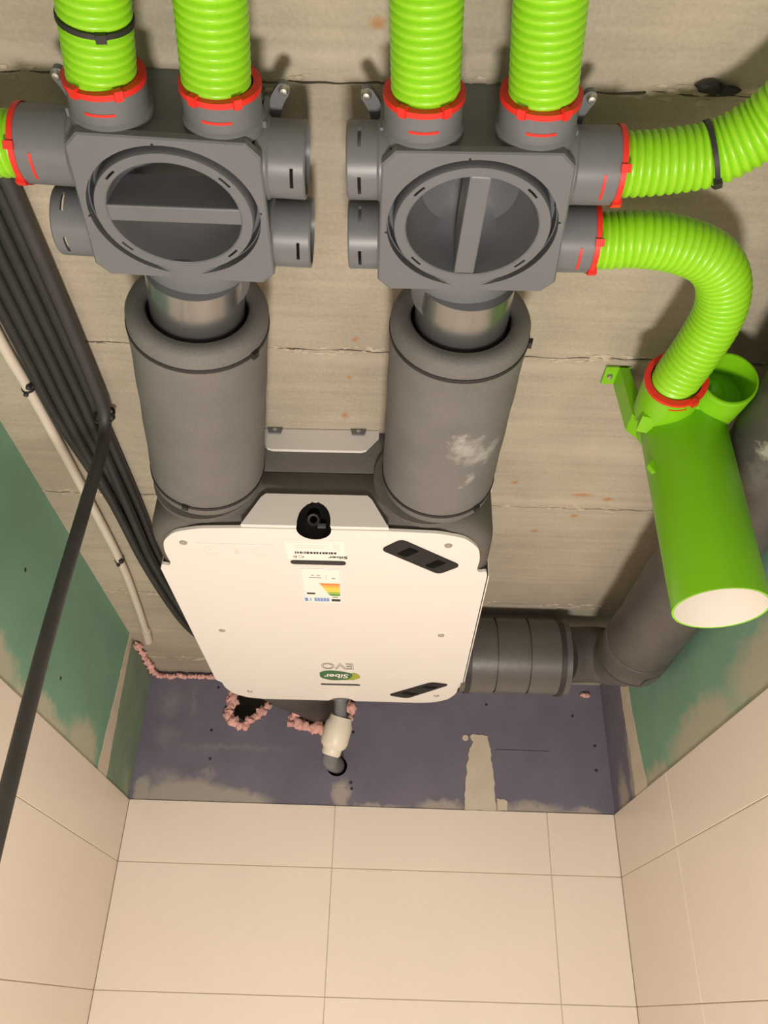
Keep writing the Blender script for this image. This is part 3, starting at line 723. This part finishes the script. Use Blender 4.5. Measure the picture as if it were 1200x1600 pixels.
pr = [(0, 0), (RE + .002, 0)] + groove(RE + .003, .012, .0024) + [(RE + .003, .085)] + groove(RE + .001, .091, .0030)
pr += [(RE + .0016 * math.sin(k * 2.3), .094 + k * .045) for k in range(1, 34)]
G().lathe(pr, T, 44).build('wrap', 'duct_wrap', dB, smooth=60)
G().box(RE + .002, RE + .0045, -.022, .014, .018, .05, T @ Matrix.Rotation(.35, 4, 'Z')).build('tape_patch', 'duct_shiny', dB, smooth=0)
dC = G().sweep(catmull([(-.325, 2.045, .835), (-.305, 2.14, .838), (-.235, 2.27, .842), (-.180, 2.36, .846), (-.165, 2.46, .848)], .012), .094, 36)
dC.build('x', 'duct_wrap')
dC = bpy.data.objects['x']; dC.name = 'insulated_duct'
tag(dC, 'dark wrapped duct passing from behind the unit through the purple wall', 'duct')

# ================================================================ GREEN PLENUM
px, py, pz = .457, .977, .478; PR = .0628
gp = thing('exhaust_plenum', 'smooth lime green vertical pipe with white lining and two ports on top', 'vent plenum', (px, py, pz))
ZA = Matrix.Translation((px, py, 0))
G().lathe([(PR - .003, pz + .0005), (PR, pz), (PR, .80), (PR - .004, .815), (PR - .02, .83), (0, .835)], ZA, 56).build('pipe_wall', 'plenum_green', gp, smooth=40)
G().lathe([(PR - .003, pz + .0002), (PR - .0035, pz + .001), (PR - .0045, .79), (.0, .795)], ZA, 56, 1, 1).build('lining', 'white_plastic', gp, smooth=40)
tilt = Vector((0.0, -.93, -.20)).normalized()
for k, (x, y, z, rg) in enumerate(((.414, .872, .786, True), (.490, .868, .789, False))):
    dd = tilt if k else Vector((-.10, -.95, -.16)).normalized()
    T = axis((x, y, z), dd)
    G().lathe([(0, -.085), (.0425, -.085), (.0430, -.026), (.0425, -.025), (.0425, -.006), (.0412, -.005), (.0412, .0), (.0385, .0), (.0375, -.05), (0, -.052)], T, 44).build('port_collar', 'plenum_green', gp, smooth=40)
    if rg:
        r = G().lathe([(.036, -.002), (.0445, -.002), (.0445, .004), (.036, .004)], T, 40, loop=True)
        for a in (.45, PI): r.box(.040, .048, -.005, .005, -.003, .007, T @ Matrix.Rotation(a, 4, 'Z'))
        r.build('locking_ring', 'red', gp)
        G().lathe([(.041, -.014), (.0433, -.014), (.0433, -.012), (.041, -.012)], T, 10, a0=-.3, a1=.3, loop=True).build('red_clip', 'red', gp)
    else:
        G().sweep([(x - .02, y + .045, z + .012), (x - .022, y + .03, z + .018)], .010, 14).build('inner_boss', 'plenum_green', gp)
hd = G().box(.392, .505, .905, 1.015, .765, .832); hd.build('head', 'plenum_green', gp, smooth=30, bevel=.018)
ar = G().prism([(.398, .78), (.398, .835), (.388, .8985), (.372, .8985), (.380, .80)], .968, 1.008, TB).build('bracket_arm', 'plenum_green', gp, smooth=0, bevel=.001)
ft = G().box(.352, .392, .968, 1.008, .894, .8985).build('bracket_foot', 'plenum_green', gp, smooth=0, bevel=.001)
G().lathe([(0, -.004), (.0035, -.0035), (.005, 0)], axis((.362, .988, .8935), (0, 0, 1)), 12).build('screw', 'steel', ft)
G().prism([(.386, .785), (.400, .79), (.400, .76), (.380, .765)], .93, .965, TB).build('side_tab', 'plenum_green', gp, smooth=0)
G().prism([(.388, .70), (.400, .715), (.400, .68)], .96, .97, TB).build('side_tab', 'plenum_green', gp, smooth=0)

# ================================================================ CABLES AND CONDUIT ON THE LEFT
hl = ['black hose lying nearest the white conduit in the ceiling bundle', 'second black hose from the white conduit in the ceiling bundle', 'middle black hose of the five in the ceiling bundle',
      'fourth black hose from the white conduit in the ceiling bundle', 'black hose of the ceiling bundle that lies farthest from the white conduit']
for k in range(5):
    x0 = -.580 + .0198 * k; zz = .8890; lo = .0195 if k % 2 else 0.0      # farther on, every other hose drops into a second layer
    pts = [(x0 - .010, .05, zz), (x0 - .004, .5, zz), (x0, .95, zz), (x0, 1.13, zz), (-.553 + .0128 * k, 1.42, zz - lo), (-.548 + .0106 * k, 1.62, zz - lo), (-.535 + .0106 * k, 1.82, zz - lo),
           (-.514 + .0106 * k, 1.98, zz - lo), (-.474 + .0112 * k, 2.10, zz - lo), (-.424 + .0112 * k, 2.17, zz - lo)]
    o = G().sweep(catmull(pts, .012), .0098, 14).build('black_hose', 'hose_black', smooth=60)
    tag(o, hl[k], 'hose', 'black hoses strapped to the ceiling')
o = G().sweep(catmull([(-.492, .05, .884), (-.485, .50, .883), (-.481, .85, .882), (-.4805, 1.0, .880), (-.480, 1.085, .874), (-.4815, 1.118, .850), (-.475, 1.112, .80), (-.468, 1.088, .66), (-.452, 1.040, .42), (-.428, .990, .19), (-.405, .95, -.05), (-.39, .93, -.4)], .012), .0108, 14).build('hanging_cable', 'cable', smooth=60)
tag(o, 'thick black cable leaving the ceiling hoses and hanging down past the tiles', 'cable')
g = G(); pts = rounded(-.500, -.4695, .858, .890, .008, 4)
bnd = []
for x, z in pts: bnd.append(Vector((x, 1.108, z)))
g.sweep(bnd + [bnd[0]], .0028, 6, cap=False); g.blob((-.470, 1.104, .868), .007, 3.0, .2)
tag(g.build('cable_strap', 'black'), 'black strap holding the hose bundle where the cable drops away', 'cable tie')
cd = thing('conduit', 'slim white conduit pipe along the ceiling beside the green plasterboard', 'conduit', (-.6, 1.4, .87))
cp = [(-.612, .05, .888), (-.606, .6, .888), (-.606, .94, .887), (-.602, 1.06, .887), (-.600, 1.31, .887), (-.602, 1.66, .887), (-.617, 1.88, .887), (-.637, 2.09, .887)]
G().sweep(catmull(cp, .015), .0092, 14).build('pipe', 'conduit', cd, smooth=60)
G().sweep(catmull([(-.634, 2.065, .887), (-.640, 2.115, .886), (-.644, 2.140, .888), (-.650, 2.160, .898), (-.652, 2.165, .915)], .005), .0115, 14).build('elbow', 'conduit', cd, smooth=60)
for x, y in ((-.602, 1.058), (-.602, 1.66)):
    h = G().lathe([(.0092, -.002), (.0112, -.002), (.0112, .002), (.0092, .002)], axis((x, y, .887), (-.02, 1, 0)), 20, loop=True)
    h.blob((x + .008, y - .012, .879), .006, x, .25); h.blob((x - .002, y + .004, .876), .0045, y, .25)
    h.build('cable_tie', 'black', cd)

# ================================================================ PINK EXPANDING FOAM
def foam(path, r0, r1, step, label, flat=(1, 1, 1), amp=.8):
    rr = random.Random(len(label)); g = G()
    for p in catmull(path, step):
        g.blob(p + Vector((rr.uniform(-1, 1), rr.uniform(-1, 1), rr.uniform(-1, 1))) * r0 * .5, rr.uniform(r0 * .6, r1), rr.uniform(0, 90), amp, flat)
    return tag(g.build('foam_bead', 'foam_pink', smooth=80), label, 'expanding foam', 'pink expanding foam beads')
foam([(-.684, 2.16, .889), (-.683, 2.24, .888), (-.682, 2.32, .887), (-.676, 2.385, .884)], .006, .011, .009, 'lumpy pink foam bead at the ceiling edge by the conduit end')
foam([(-.670, 2.396, .882), (-.58, 2.397, .883), (-.50, 2.397, .883), (-.42, 2.397, .883)], .005, .0085, .006, 'thin pink foam bead between concrete ceiling and purple wall')
foam([(-.428, 2.398, .85), (-.434, 2.397, .80), (-.438, 2.396, .755), (-.405, 2.396, .735), (-.37, 2.396, .752), (-.335, 2.397, .79), (-.32, 2.398, .80)], .010, .017, .009, 'pink foam around the black triangular hole in the purple wall', (1, .6, 1))
foam([(-.245, 2.398, .775), (-.24, 2.397, .745), (-.20, 2.396, .738), (-.165, 2.396, .732), (-.125, 2.396, .738)], .012, .018, .009, 'pink foam under the duct that enters the purple wall', (1, .6, 1))
foam([(-.078, 2.397, .82), (-.072, 2.397, .79), (-.082, 2.397, .765)], .010, .015, .008, 'pink foam strip beside the duct, behind the grey drain pipe', (1, .6, 1))
foam([(.640, 2.397, .868), (.655, 2.397, .866)], .010, .012, .006, 'small pink foam dab under the dark duct elbow', (1, .6, .7))
